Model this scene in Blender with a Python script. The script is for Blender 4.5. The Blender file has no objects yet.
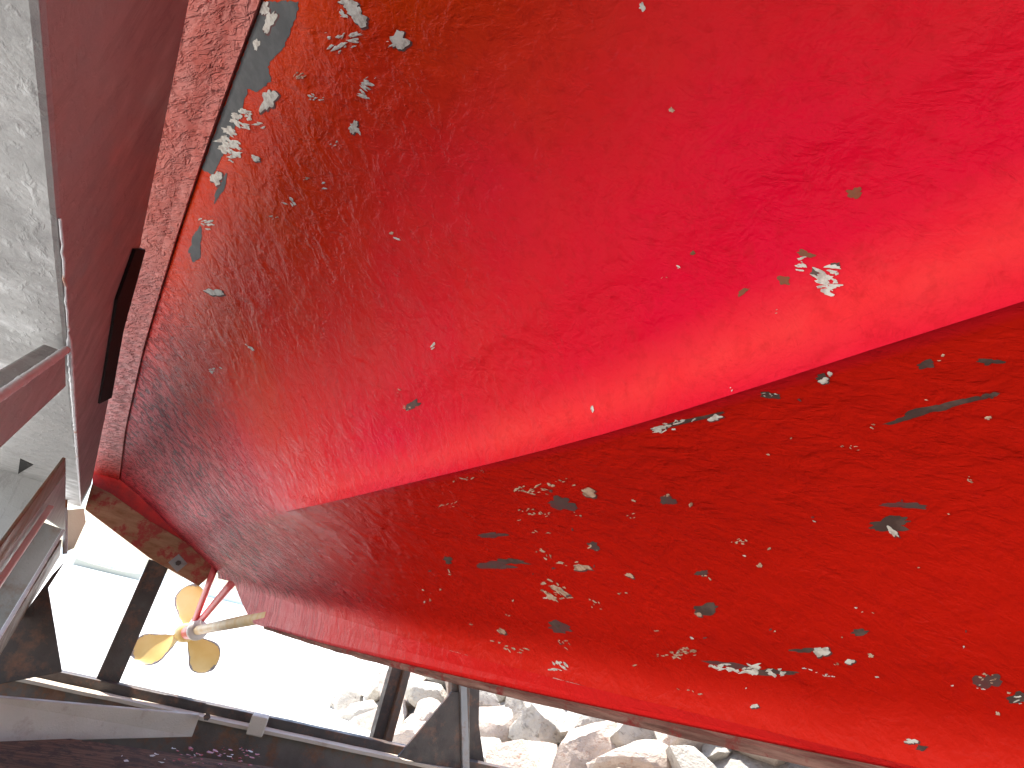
import bpy, bmesh, math, random
from mathutils import Vector, Matrix, noise
from mathutils.bvhtree import BVHTree
random.seed(7)
S = bpy.context.scene
COL = S.collection
H = 1.05                       # eye height above the yard

# ---------------------------------------------------------------- camera
cam = bpy.data.cameras.new('camera'); camo = bpy.data.objects.new('camera', cam); COL.objects.link(camo)
F_PX = 640.0
cam.sensor_width = 36; cam.lens = 36 * F_PX / 1024; cam.clip_start = .02; cam.clip_end = 5000
RX = Vector((0.80961699, -0.54283541, 0.22327121))
UX = Vector((-0.39033629, -0.21384996, 0.89549192))
BX = Vector((-0.43835819, -0.81215633, -0.38502492))
m = Matrix((RX, UX, BX)).transposed().to_4x4(); m.translation = Vector((0, 0, H)); camo.matrix_world = m
S.camera = camo
EYE = Vector((0, 0, H))
# ---------------------------------------------------------------- light
SUN_DIR = Vector((-0.12, 0.26, 1.05)).normalized()     # towards the sun
el = math.asin(SUN_DIR.z); az = math.atan2(SUN_DIR.x, SUN_DIR.y)
W = bpy.data.worlds.new('World'); S.world = W; W.use_nodes = True
nt = W.node_tree; bg = nt.nodes['Background']
sk = nt.nodes.new('ShaderNodeTexSky'); sk.sky_type = 'NISHITA'; sk.sun_disc = False
sk.sun_elevation = el; sk.sun_rotation = az; sk.air_density = 1.0; sk.dust_density = 1.2; sk.ozone_density = 1.0
nt.links.new(sk.outputs[0], bg.inputs[0]); bg.inputs[1].default_value = .15
sl = bpy.data.lights.new('sun', 'SUN'); sl.energy = 4.5; sl.angle = math.radians(.5); sl.color = (1, .95, .88)
so = bpy.data.objects.new('sun', sl); COL.objects.link(so)
so.rotation_euler = (-SUN_DIR).to_track_quat('-Z', 'Y').to_euler(); so.location = (0, 0, 20)
S.view_settings.view_transform = 'Standard'; S.view_settings.look = 'None'
S.view_settings.exposure = 1.75; S.view_settings.gamma = 1
S.cycles.max_bounces = 8; S.cycles.diffuse_bounces = 5

# ---------------------------------------------------------------- helpers
def ray(x, y): return (-BX + RX * ((x - 512) / F_PX) - UX * ((y - 384) / F_PX))
def at(x, y, s=None, n=None, z=None):
    """point of the place seen in direction x,y on a plane of the yard (s = metres aft, n = metres right, z = height above the eye)"""
    r = ray(x, y)
    t = s / r.y if s is not None else n / r.x if n is not None else z / r.z
    return EYE + r * t
def mesh_obj(name, verts, faces, mat, parent=None, smooth=False):
    me = bpy.data.meshes.new(name); me.from_pydata([tuple(v) for v in verts], [], faces); me.validate()
    o = bpy.data.objects.new(name, me); COL.objects.link(o)
    if mat: me.materials.append(mat)
    if parent: o.parent = parent; o.matrix_parent_inverse = Matrix.Translation(-parent.location)
    if smooth:
        for p in me.polygons: p.use_smooth = True
    return o
def bm_obj(name, bm, mat, parent=None, smooth=False):
    bmesh.ops.recalc_face_normals(bm, faces=bm.faces)
    me = bpy.data.meshes.new(name); bm.to_mesh(me); bm.free()
    o = bpy.data.objects.new(name, me); COL.objects.link(o)
    if mat: me.materials.append(mat)
    if parent: o.parent = parent; o.matrix_parent_inverse = Matrix.Translation(-parent.location)
    if smooth:
        for p in me.polygons: p.use_smooth = True
    return o
def tag(o, label, cat, group=None):
    o['label'] = label; o['category'] = cat
    if group: o['group'] = group
    return o
def empty(name, loc, label, cat, group=None):
    o = bpy.data.objects.new(name, None); COL.objects.link(o); o.location = loc; o.empty_display_size = .2
    return tag(o, label, cat, group)
def bevel(bm, w, seg=2):
    bmesh.ops.bevel(bm, geom=bm.edges[:], offset=w, segments=seg, affect='EDGES', profile=.5)
def prism(pts, vec, bev=0.0, bm=None):
    """solid from a polygon pushed along vec"""
    b = bm or bmesh.new(); vec = Vector(vec)
    a = [b.verts.new(p) for p in pts]; c = [b.verts.new(Vector(p) + vec) for p in pts]
    n = len(pts); b.faces.new(a); b.faces.new(c[::-1])
    for i in range(n): b.faces.new((a[i], c[i], c[(i + 1) % n], a[(i + 1) % n]))
    bmesh.ops.recalc_face_normals(b, faces=b.faces)
    if bev and not bm: bevel(b, bev)
    return b
def bar(p, q, w, h, up=(0, 0, 1), bev=.003, cuts=0, wob=0, bm=None):
    """rectangular bar p..q centred on the line; w across, h along up"""
    p = Vector(p); q = Vector(q); d = (q - p).normalized(); up = Vector(up)
    sx = d.cross(up).normalized(); uz = sx.cross(d).normalized()
    b = bm or bmesh.new(); rings = []
    prof = [(-w/2, -h/2), (w/2, -h/2), (w/2, h/2), (-w/2, h/2)]
    for k in range(cuts + 2):
        c = p.lerp(q, k / (cuts + 1)); rr = []
        for a, e in prof:
            v = c + sx * a + uz * e
            if wob: v += noise.noise_vector(v * 6) * wob
            rr.append(b.verts.new(v))
        rings.append(rr)
    b.faces.new(rings[0]); b.faces.new(rings[-1][::-1])
    for r0, r1 in zip(rings, rings[1:]):
        for i in range(4): b.faces.new((r0[i], r1[i], r1[(i+1) % 4], r0[(i+1) % 4]))
    bmesh.ops.recalc_face_normals(b, faces=b.faces)
    if bev and not bm: bevel(b, bev)
    return b
def tube(pts, radii, seg=16, bm=None, cap=True):
    b = bm or bmesh.new(); rings = []; pts = [Vector(p) for p in pts]
    if not hasattr(radii, '__len__'): radii = [radii] * len(pts)
    d0 = (pts[-1] - pts[0]).normalized(); ref = Vector((0, 0, 1)) if abs(d0.z) < .9 else Vector((1, 0, 0))
    for i, p in enumerate(pts):
        d = (pts[min(i+1, len(pts)-1)] - pts[max(i-1, 0)]).normalized()
        x = d.cross(ref).normalized(); y = x.cross(d)
        rings.append([b.verts.new(p + (x * math.cos(2*math.pi*k/seg) + y * math.sin(2*math.pi*k/seg)) * radii[i]) for k in range(seg)])
    for r0, r1 in zip(rings, rings[1:]):
        for k in range(seg): b.faces.new((r0[k], r1[k], r1[(k+1) % seg], r0[(k+1) % seg]))
    if cap: b.faces.new(rings[0][::-1]); b.faces.new(rings[-1])
    return b

# ---------------------------------------------------------------- materials
def mat(name, base, rough=.5, spec=.5, metal=0):
    M = bpy.data.materials.new(name); M.use_nodes = True
    b = M.node_tree.nodes['Principled BSDF']
    b.inputs['Base Color'].default_value = (*base, 1); b.inputs['Roughness'].default_value = rough
    b.inputs['Specular IOR Level'].default_value = spec; b.inputs['Metallic'].default_value = metal
    return M, M.node_tree, b
def N(t, kind, **kw):
    n = t.nodes.new(kind)
    for k, v in kw.items():
        if k in n.inputs.keys(): n.inputs[k].default_value = v
        else: setattr(n, k, v)
    return n
def coords(t, scale=(1, 1, 1), rot=(0, 0, 0)):
    tc = t.nodes.new('ShaderNodeTexCoord'); mp = t.nodes.new('ShaderNodeMapping')
    mp.inputs['Scale'].default_value = scale; mp.inputs['Rotation'].default_value = rot
    t.links.new(tc.outputs['Object'], mp.inputs['Vector']); return mp.outputs[0]
def coords2(t, rot, scale):
    tc = t.nodes.new('ShaderNodeTexCoord'); m1 = t.nodes.new('ShaderNodeMapping'); m2 = t.nodes.new('ShaderNodeMapping')
    m1.inputs['Rotation'].default_value = rot; m2.inputs['Scale'].default_value = scale
    t.links.new(tc.outputs['Object'], m1.inputs['Vector']); t.links.new(m1.outputs[0], m2.inputs['Vector']); return m2.outputs[0]
def tex(t, vec, scale, detail=4, rough=.55, dist=0, kind='ShaderNodeTexNoise'):
    n = t.nodes.new(kind); n.inputs['Scale'].default_value = scale
    if kind == 'ShaderNodeTexNoise':
        n.inputs['Detail'].default_value = detail; n.inputs['Roughness'].default_value = rough; n.inputs['Distortion'].default_value = dist
    t.links.new(vec, n.inputs['Vector']); return n.outputs[0]
def ramp(t, fac, stops):
    r = t.nodes.new('ShaderNodeValToRGB'); e = r.color_ramp.elements
    while len(e) < len(stops): e.new(.5)
    for el_, (p, c) in zip(e, stops):
        el_.position = p; el_.color = (c, c, c, 1) if not hasattr(c, '__len__') else (*c, 1)
    t.links.new(fac, r.inputs[0]); return r.outputs[0]
def mix(t, fac, a, b):
    n = t.nodes.new('ShaderNodeMix'); n.data_type = 'RGBA'
    for i, v in ((0, fac), (6, a), (7, b)):
        if isinstance(v, (int, float)): n.inputs[i].default_value = v
        elif hasattr(v, '__len__'): n.inputs[i].default_value = (*v, 1)
        else: t.links.new(v, n.inputs[i])
    return n.outputs[2]
def math_(t, op, a, b=None):
    n = t.nodes.new('ShaderNodeMath'); n.operation = op
    for i, v in enumerate((a, b)):
        if v is None: continue
        if isinstance(v, (int, float)): n.inputs[i].default_value = v
        else: t.links.new(v, n.inputs[i])
    return n.outputs[0]
def bump(t, bsdf, h, strength, dist, prev=None):
    n = t.nodes.new('ShaderNodeBump'); n.inputs['Strength'].default_value = strength; n.inputs['Distance'].default_value = dist
    t.links.new(h, n.inputs['Height'])
    if prev: t.links.new(prev, n.inputs['Normal'])
    t.links.new(n.outputs[0], bsdf.inputs['Normal']); return n.outputs[0]

def aft_mask(t, lo, hi):
    tc = t.nodes.new('ShaderNodeTexCoord'); sp = t.nodes.new('ShaderNodeSeparateXYZ'); t.links.new(tc.outputs['Object'], sp.inputs[0])
    mr = t.nodes.new('ShaderNodeMapRange'); mr.interpolation_type = 'SMOOTHSTEP'
    mr.inputs['From Min'].default_value = lo; mr.inputs['From Max'].default_value = hi
    wob = math_(t, 'MULTIPLY', math_(t, 'SUBTRACT', tex(t, tc.outputs['Object'], 1.6, 4), .5), 1.2)
    t.links.new(math_(t, 'ADD', sp.outputs['Y'], wob), mr.inputs['Value']); return mr.outputs[0], sp
def hull_paint(name, chalk=0.0):
    M, t, b = mat(name, (.6, .01, .01), .33, .06 if not chalk else .25)
    v = coords(t); aft, sp = aft_mask(t, 1.4, 3.2)
    c = mix(t, ramp(t, tex(t, v, 2.2, 4), [(.35, 0), (.65, 1)]), (.56, .006, .003), (.62, .006, .010))
    # orange-brown outboard, blending to crimson towards the keel
    ob = math_(t, 'ADD', sp.outputs['X'], math_(t, 'MULTIPLY', math_(t, 'SUBTRACT', tex(t, v, 2.4, 4), .5), .5))
    c = mix(t, ramp(t, ob, [(.02, 0), (.42, 1)]), mix(t, tex(t, v, 5, 5, .6), (.52, .014, .003), (.62, .055, .003)), mix(t, tex(t, v, 2.5, 4), (.60, .004, .012), (.68, .003, .042)))
    ca = t.nodes.new('ShaderNodeAttribute'); ca.attribute_name = 'coat_shade'
    cb = t.nodes.new('ShaderNodeAttribute'); cb.attribute_name = 'ledge_glow'
    c = mix(t, math_(t, 'MULTIPLY', cb.outputs['Fac'], .75), c, mix(t, tex(t, v, 14, 5), (.80, .022, .026), (.82, .075, .055)))  # lighter band along the lip paints its highlight into the colour
    c = mix(t, ca.outputs['Fac'], c, mix(t, tex(t, v, 3, 5), (.38, .008, .003), (.50, .010, .004)))
    c = mix(t, ramp(t, tex(t, v, 60, 3, .6), [(.5, 0), (.75, .3)]), c, (.36, .007, .006))
    dull_sheen = mix(t, ramp(t, tex(t, coords(t, (1, .6, 1)), 3.2, 5, .6), [(.38, 0), (.64, 1)]), (.38, .022, .040), (.66, .070, .092))
    dull_sheen = mix(t, ramp(t, tex(t, coords(t, (1, .8, 1)), 38, 5, .7), [(.54, 0), (.68, .5)]), dull_sheen, (.46, .12, .13))
    c = mix(t, math_(t, 'MULTIPLY', aft, .85), c, dull_sheen)  # dull aft paint, with the pink grazing sheen put into its colour
    low = t.nodes.new('ShaderNodeMapRange'); low.inputs['From Min'].default_value = 1.105; low.inputs['From Max'].default_value = 1.055
    t.links.new(math_(t, 'ADD', sp.outputs['Z'], math_(t, 'MULTIPLY', math_(t, 'SUBTRACT', tex(t, v, 5, 4), .5), .05)), low.inputs['Value'])
    c = mix(t, math_(t, 'MULTIPLY', low.outputs[0], .75), c, mix(t, aft, (.68, .022, .012), mix(t, tex(t, v, 20, 6, .7), (.58, .10, .11), (.72, .22, .23))))
    if chalk:
        ch = mix(t, ramp(t, tex(t, coords(t, (1, .3, 1)), 30, 6, .7), [(.38, 0), (.62, 1)]), (.62, .17, .13), (.74, .30, .25))
        ch = mix(t, aft, ch, mix(t, ramp(t, tex(t, v, 24, 6, .7), [(.40, 0), (.6, 1)]), (.74, .27, .26), (.84, .45, .44)))
        ch = mix(t, ramp(t, tex(t, v, 34, 5, .7), [(.64, 0), (.70, .8)]), ch, (.38, .02, .02))
        en = t.nodes.new('ShaderNodeMapRange'); en.inputs['From Min'].default_value = 4.1; en.inputs['From Max'].default_value = 4.9
        t.links.new(sp.outputs['Y'], en.inputs['Value']); ch = mix(t, en.outputs[0], ch, (.66, .03, .018))
        c = mix(t, chalk, c, ch)
    t.links.new(c, b.inputs['Base Color'])
    r = ramp(t, tex(t, v, 9, 5, .6), [(.3, .20), (.7, .34)])
    if chalk: r = .6; b.inputs['Roughness'].default_value = .6
    else: t.links.new(math_(t, 'ADD', r, math_(t, 'MULTIPLY', aft, .10)), b.inputs['Roughness'])
    # thick brushed paint: long strokes athwart, stronger aft, blisters and runs everywhere
    st = tex(t, coords2(t, (0, 0, 1.12), (17, 42, 4)), 1.15, 4, .6, .5)
    st2 = tex(t, coords2(t, (0, 0, .95), (24, 80, 8)), 1.3, 3, .6, .5)
    run = tex(t, coords(t, (34, 15, 20), (0, 0, .2)), 1.0, 4, .6, .8)
    lump = tex(t, coords(t, (1, 1, 1)), 16, 4, .55, .4)
    wav = tex(t, coords(t, (1, 1, 1)), 4.5, 3, .5)
    fine = tex(t, v, 120, 3, .6)
    amp = math_(t, 'ADD', math_(t, 'MULTIPLY', aft, .95), .04 if not chalk else .7)
    b.inputs['IOR'].default_value = 1.32
    t.links.new(math_(t, 'ADD', math_(t, 'MULTIPLY', aft, .03), .06 if not chalk else .25), b.inputs['Specular IOR Level'])
    crack = math_(t, 'MULTIPLY', ramp(t, st, [(.42, 1), (.48, 0)]), math_(t, 'MULTIPLY', aft, .85 if not chalk else .35))
    crack = math_(t, 'MULTIPLY', crack, math_(t, 'SUBTRACT', 1.0, math_(t, 'MULTIPLY', low.outputs[0], .7)))
    t.links.new(mix(t, crack, c, (.085, .008, .013)), b.inputs['Base Color'])
    amp = math_(t, 'MULTIPLY', amp, math_(t, 'SUBTRACT', 1.0, math_(t, 'MULTIPLY', low.outputs[0], .75)))
    h = math_(t, 'ADD', math_(t, 'MULTIPLY', ramp(t, st, [(.40, 0), (.50, .85), (.64, 1)]), amp), math_(t, 'MULTIPLY', ramp(t, st2, [(.50, 0), (.60, 1)]), math_(t, 'MULTIPLY', amp, .45)))
    h = math_(t, 'ADD', h, math_(t, 'MULTIPLY', ramp(t, run, [(.54, 0), (.68, 1)]), .04 if not chalk else .6))
    h = math_(t, 'ADD', h, math_(t, 'MULTIPLY', ramp(t, lump, [(.42, 0), (.7, 1)]), .17))
    h = math_(t, 'ADD', h, math_(t, 'MULTIPLY', fine, .07))
    p = bump(t, b, wav, .4, .010)
    bump(t, b, h, 1.0 if not chalk else 1.0, .016 if not chalk else .006, p)
    return M
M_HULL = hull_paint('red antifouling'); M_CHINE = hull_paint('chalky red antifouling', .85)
M_TOP, t, b = mat('white topside paint', (.75, .74, .7), .35)

def steel(name, c1, c2, rust=.5, rough=.35, amt=(.5, .62), stain=.0):
    M, t, b = mat(name, c1, rough, .5)
    v = coords(t)
    c = mix(t, ramp(t, tex(t, v, 3, 5), [(.3, 0), (.7, 1)]), c1, c2)
    c = mix(t, ramp(t, tex(t, coords(t, (3, 3, 1)), 2.2, 6, .7, 1.2), [(.50, 0), (.535, stain), (.57, 0)]), c, (.05, .04, .04))
    rc = mix(t, tex(t, v, 40, 4), (.10, .035, .015), (.26, .11, .05))
    c = mix(t, math_(t, 'MULTIPLY', ramp(t, tex(t, v, 9, 8, .72), [(amt[0], 0), (amt[1], 1)]), rust), c, rc)
    t.links.new(c, b.inputs['Base Color'])
    t.links.new(ramp(t, tex(t, v, 14, 5), [(.3, rough * .7), (.7, min(1, rough * 1.5))]), b.inputs['Roughness'])
    p = bump(t, b, tex(t, v, 5, 3), .4, .01)
    p = bump(t, b, ramp(t, tex(t, coords(t, (70, 30, 70)), 1.2, 4, .5, .3), [(.55, 0), (.72, 1)]), .22, .003, p)
    bump(t, b, tex(t, v, 90, 4, .65), .4, .002, p)
    return M
M_BEAM = steel('grey painted steel', (.26, .262, .255), (.32, .322, .312), .2, .42, (.64, .74), .22)
M_DARK = steel('dark rusty steel', (.036, .024, .019), (.058, .042, .034), .6, .5, (.52, .66))
M_GREY = steel('weathered steel', (.22, .22, .21), (.30, .29, .28), .5, .65, (.52, .66))
M_WEB = steel('stained steel web', (.075, .052, .040), (.13, .10, .08), .8, .6, (.48, .6))
M_PALE = steel('pale galvanised steel', (.42, .34, .26), (.52, .43, .34), .35, .5, (.56, .7))
M_WELD, t, b = mat('weld bead', (.5, .5, .5), .4, .5, 0)
t.links.new(mix(t, ramp(t, tex(t, coords(t), 6, 4, .7), [(.60, 0), (.66, 1)]), (.52, .52, .53), (.35, .12, .04)), b.inputs['Base Color'])
bump(t, b, tex(t, coords(t, (1, 60, 60)), 2, 4), .8, .004)
M_BLACK, t, b = mat('black rubber and notch dark', (.012, .011, .01), .8, .1)
bump(t, b, tex(t, coords(t), 60, 4), .5, .004)
M_RUST, t, b = mat('orange rust', (.35, .10, .02), .8)

def wood(name, c1, c2, paint=None, axis=(2, 40, 40), patch=(.5, .56)):
    M, t, b = mat(name, c1, .85, .15)
    g = tex(t, coords(t, axis), 1.5, 6, .7, .3)
    c = mix(t, ramp(t, g, [(.35, 0), (.65, 1)]), c1, c2)
    if paint: c = mix(t, ramp(t, tex(t, coords(t), 11, 7, .7), [(patch[0], 0), (patch[1], 1)]), c, paint)
    t.links.new(c, b.inputs['Base Color']); bump(t, b, g, .7, .006)
    return M
M_SHOE = wood('worn keel timber', (.10, .04, .03), (.32, .17, .13), (.22, .03, .025), (60, 4, 60), (.55, .62))
M_WOOD = wood('bare stern timber', (.26, .12, .06), (.40, .22, .13), (.34, .06, .05), (3, 14, 14), (.50, .60))
M_TIMB = wood('dark wet timber', (.08, .035, .018), (.20, .10, .055), (.07, .035, .022), (2, 30, 30))
M_BOARD, t, b = mat('red stern board', (.5, .02, .02), .45, .3)
t.links.new(mix(t, ramp(t, tex(t, coords(t), 14, 6, .7), [(.4, 0), (.65, 1)]), (.52, .02, .018), (.30, .02, .02)), b.inputs['Base Color'])
bump(t, b, tex(t, coords(t), 26, 5, .6), .6, .008)

def prop_mat():
    M, t, b = mat('yellow propeller paint', (.6, .3, .06), .4)
    v = coords(t)
    c = mix(t, ramp(t, tex(t, v, 6, 4), [(.35, 0), (.65, 1)]), (.74, .50, .17), (.78, .58, .24))
    at_ = t.nodes.new('ShaderNodeAttribute'); at_.attribute_name = 'edge'
    e = math_(t, 'ADD', at_.outputs['Fac'], math_(t, 'MULTIPLY', math_(t, 'SUBTRACT', tex(t, v, 45, 5), .5), .7))
    c = mix(t, ramp(t, e, [(.66, 0), (.74, 1)]), c, (.30, .28, .30))
    t.links.new(c, b.inputs['Base Color']); bump(t, b, tex(t, v, 40, 3), .2, .003)
    return M
M_PROP = prop_mat()
M_SHAFT, t, b = mat('cream shaft paint', (.62, .42, .22), .4)
t.links.new(mix(t, ramp(t, tex(t, coords(t), 12, 5), [(.4, 0), (.6, 1)]), (.74, .52, .26), (.78, .62, .40)), b.inputs['Base Color'])
M_PINK, t, b = mat('pink red bracket paint', (.60, .08, .08), .4)
bump(t, b, tex(t, coords(t), 30, 4), .3, .004)
M_ANODE, t, b = mat('zinc anode', (.62, .56, .52), .6)

def rock_mat(name, c1, c2, c3):
    M, t, b = mat(name, c1, .85, .3)
    v = coords(t)
    c = mix(t, ramp(t, tex(t, v, 2.2, 6, .6), [(.35, 0), (.62, 1)]), c1, c2)
    c = mix(t, ramp(t, tex(t, v, 5, 7, .7, .5), [(.55, 0), (.68, 1)]), c, c3)
    t.links.new(c, b.inputs['Base Color'])
    p = bump(t, b, tex(t, v, 7, 8, .65), .8, .05)
    bump(t, b, tex(t, v, 60, 4, .6), .4, .006, p)
    return M
M_ROCK = [rock_mat('pale limestone', (.56, .52, .45), (.47, .43, .37), (.27, .24, .20)),
          rock_mat('pink limestone', (.55, .46, .39), (.48, .40, .34), (.38, .25, .19)),
          rock_mat('grey limestone', (.52, .48, .42), (.41, .38, .335), (.21, .19, .165))]

# ---------------------------------------------------------------- setting
def sheet(name, x0, x1, y0, y1, nx, ny, zf, material):
    vs = []; fs = []
    for j in range(ny + 1):
        for i in range(nx + 1):
            x = x0 + (x1 - x0) * i / nx; y = y0 + (y1 - y0) * j / ny; vs.append((x, y, zf(x, y)))
    for j in range(ny):
        for i in range(nx):
            k = j * (nx + 1) + i; fs.append((k, k + 1, k + nx + 2, k + nx + 1))
    o = mesh_obj(name, vs, fs, material); o['kind'] = 'structure'; return o
M_GROUND, t, b = mat('pale concrete yard', (.5, .49, .46), .85, .3)
v = coords(t)
c = mix(t, ramp(t, tex(t, v, .5, 6, .6), [(.3, 0), (.7, 1)]), (.50, .485, .45), (.60, .585, .55))
c = mix(t, ramp(t, tex(t, v, 5, 7, .7), [(.55, 0), (.7, .6)]), c, (.30, .28, .25))
# unseen darker ground under the boat, added to cut bounce light on the hull
tc = t.nodes.new('ShaderNodeTexCoord'); mp = t.nodes.new('ShaderNodeMapping'); mp.inputs['Location'].default_value = (-.9 * .42, -2.0 * .20, 0); mp.inputs['Scale'].default_value = (.42, .20, 0)
t.links.new(tc.outputs['Object'], mp.inputs['Vector'])
ln = t.nodes.new('ShaderNodeVectorMath'); ln.operation = 'LENGTH'; t.links.new(mp.outputs[0], ln.inputs[0])
dk = math_(t, 'ADD', ln.outputs['Value'], math_(t, 'MULTIPLY', math_(t, 'SUBTRACT', tex(t, v, 1.5, 6), .5), .7))
c = mix(t, ramp(t, dk, [(.75, 1), (.98, 0)]), c, mix(t, tex(t, v, 8, 7, .7), (.09, .078, .065), (.20, .175, .15)))
t.links.new(c, b.inputs['Base Color']); bump(t, b, tex(t, v, 30, 6, .7), .4, .01)
sheet('ground', -80, 80, -60, 60, 24, 16, lambda x, y: .02 * noise.noise(Vector((x * .5, y * .5, 0))), M_GROUND)
M_WATER, t, b = mat('sea water', (.30, .34, .32), .35, .5)
bump(t, b, tex(t, coords(t, (1, 1.8, 1)), 1.2, 5, .6), .6, .15)
sheet('water', -2500, 2500, 59, 4500, 10, 10, lambda x, y: -.45, M_WATER)
# bank of rubble to the right of the boat
def bank_z(x, y):
    z = (x - 3.3) * .82
    return max(-.25, min(z, 2.3)) - .12 + .06 * noise.noise(Vector((x * 2, y * 2, 0)))
M_BANK, t, b = mat('dusty rubble fines', (.22, .20, .18), .95, .2)
v = coords(t)
t.links.new(mix(t, ramp(t, tex(t, v, 14, 7, .7), [(.35, 0), (.65, 1)]), (.30, .27, .24), (.48, .45, .41)), b.inputs['Base Color'])
bump(t, b, tex(t, v, 25, 7, .7), 1, .05)
sheet('bank', 3.3, 12, -8, 8.6, 60, 120, bank_z, M_BANK)

# ---------------------------------------------------------------- rocks of the bank
def rock_mesh(seed, mt):
    rnd = random.Random(seed); bm = bmesh.new(); bmesh.ops.create_icosphere(bm, subdivisions=4, radius=1)
    planes = []
    for _ in range(13):
        d = Vector((rnd.gauss(0, 1), rnd.gauss(0, 1), rnd.gauss(0, 1))).normalized(); planes.append((d, rnd.uniform(.46, .76)))
    off = Vector((seed * 7.1, seed * 3.3, 0))
    for v in bm.verts:
        for d, r in planes:
            k = v.co.dot(d)
            if k > r: v.co -= d * (k - r) * .985
        nn = v.co.normalized()
        v.co += nn * (.03 * noise.fractal(v.co * 2.2 + off, 1, 2, 4) + .012 * noise.noise(v.co * 11 + off))
    me = bpy.data.meshes.new('rock'); bm.to_mesh(me); bm.free(); me.materials.append(mt)
    for p in me.polygons: p.use_smooth = True
    try: me.set_sharp_from_angle(angle=math.radians(13))
    except Exception: pass
    return me
ROCKS = [(rock_mesh(20 + i, M_ROCK[i % 3]), i % 3) for i in range(9)]
tone = ['pale cream', 'pinkish', 'grey']
def keel_line_y(x): return 621 + .238 * (x - 250)
def project(p):
    d = p - EYE; dep = -d.dot(BX)
    if dep < .1: return None
    return 512 + F_PX * d.dot(RX) / dep, 384 - F_PX * d.dot(UX) / dep, dep
ROCK_OBJS = []; rr = random.Random(11); placed = []; n_rock = 0
cands = []
for k in range(9000):
    x = rr.uniform(3.25, 6.6); y = rr.uniform(-.6, 8.6); r = rr.choice((.31, .29, .26, .23, .19, .15, .11, .08))
    cands.append((x, y, r))
cands.sort(key=lambda c: -c[2] + rr.uniform(0, .07))
for x, y, r in cands:
    if n_rock >= 270: break
    z = bank_z(x, y) + r * rr.uniform(.15, .6)
    p = Vector((x, y, z)); q = project(p)
    if not q: continue
    if q[0] < 335 or q[0] > 1000 or q[1] < keel_line_y(q[0]) - 45 or q[1] > 830: continue
    if any((x - a) ** 2 + (y - b_) ** 2 < ((r + c_) * .64) ** 2 for a, b_, c_ in placed): continue
    placed.append((x, y, r)); me, ty = ROCKS[rr.randrange(9)]
    o = bpy.data.objects.new('rock', me); COL.objects.link(o); o.location = p
    o.scale = (r * rr.uniform(1.0, 1.35), r * rr.uniform(.95, 1.25), r * rr.uniform(.75, 1.0))
    o.rotation_euler = (rr.uniform(-.5, .5), rr.uniform(-.5, .5), rr.uniform(0, 6.28))
    ROCK_OBJS.append((o, q, r, ty))
    size = 'large' if r > .25 else 'middling' if r > .16 else 'small'
    n_rock += 1

ORD = ['leftmost'] + [w + ' from the left' for w in 'second third fourth fifth sixth seventh eighth ninth tenth eleventh twelfth thirteenth fourteenth fifteenth sixteenth seventeenth eighteenth nineteenth twentieth'.split()]
rows_ = {}
for o, q, r, ty in ROCK_OBJS:
    below = q[1] - keel_line_y(q[0]); size = 'large' if r > .25 else 'middling' if r > .16 else 'small'
    zone = 'left of thin post' if q[0] < 385 else 'between cradle posts' if q[0] < 470 else 'right of gusseted post' if q[0] < 600 else 'under mid keel' if q[0] < 740 else 'under right keel end'
    row = 'half behind keel' if below < 14 else 'in the top course' if below < 45 else 'in the second course' if below < 80 else 'low on the bank'
    rows_.setdefault((size, tone[ty], zone, row), []).append((q[0], o))
for (size, tn, zone, row), lst in rows_.items():
    lst.sort(key=lambda a: a[0])
    for k, (_, o) in enumerate(lst):
        o_txt = '' if len(lst) == 1 else (ORD[k] + ' ' if k == 0 else '')
        lab = '%s %s rock %s, %s' % (size, tn, row, zone)
        if len(lst) > 1: lab = lab + (', leftmost of them' if k == 0 else ', %s' % ORD[min(k, 19)])
        tag(o, lab, 'rock', 'rocks heaped on the bank behind the boat')

# ---------------------------------------------------------------- the boat
NC = .85                                   # centreline
boat = empty('fishing_boat', (NC, 5.06, 0), 'old boat with flaking red bottom paint propped over the yard in a steel cradle', 'boat')
def lerp_tab(tab, s):
    if s <= tab[0][0]: return tab[0][1:]
    for (a, b_) in zip(tab, tab[1:]):
        if s <= b_[0]:
            t_ = (s - a[0]) / (b_[0] - a[0]); return tuple(u + (v_ - u) * t_ for u, v_ in zip(a[1:], b_[1:]))
    return tab[-1][1:]
#        s      chine n,z      ridge n,z      lip  fillet n,z   keel face n, bottom z
TAB = [(-5.6, .80, 1.35,   .82, 1.00,  0.0,  .835, .80,   .84, .70),
       (-4.0, .40, 1.05,   .60, .62,   .4,   .82, .22,    .83, .12),
       (-2.2, .03, .86,    .50, .40,   1.,   .80, .05,    .815, .02),
       (-.4, -.084, .765,  .460, .315, 1.,   .79, .038,   .81, .022),
       (.15, -.085, .756,  .450, .300, 1.,   .79, .032,   .81, .014),
       (.27, -.086, .754,  .440, .279, 1.,   .79, .030,   .81, .004),
       (.55, -.090, .748,  .425, .249, .95,  .79, .026,   .81, -.012),
       (1.05,-.105, .730,  .400, .228, .75,  .79, .020,   .81, -.038),
       (1.55,-.110, .713,  .375, .206, .50,  .79, .020,   .81, -.061),
       (2.4, -.105, .670,  .375, .230, .0,   .79, .030,   .81, -.092),
       (3.6, -.070, .590,  .40, .252,  .0,   .795, .052,  .81, -.12),
       (4.4, -.028, .528,  .415, .264, .0,   .80, .082,   .812, -.13),
       (5.06, .005, .49,   .425, .281, .0,   .82, .082,   .83, -.0)]
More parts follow.
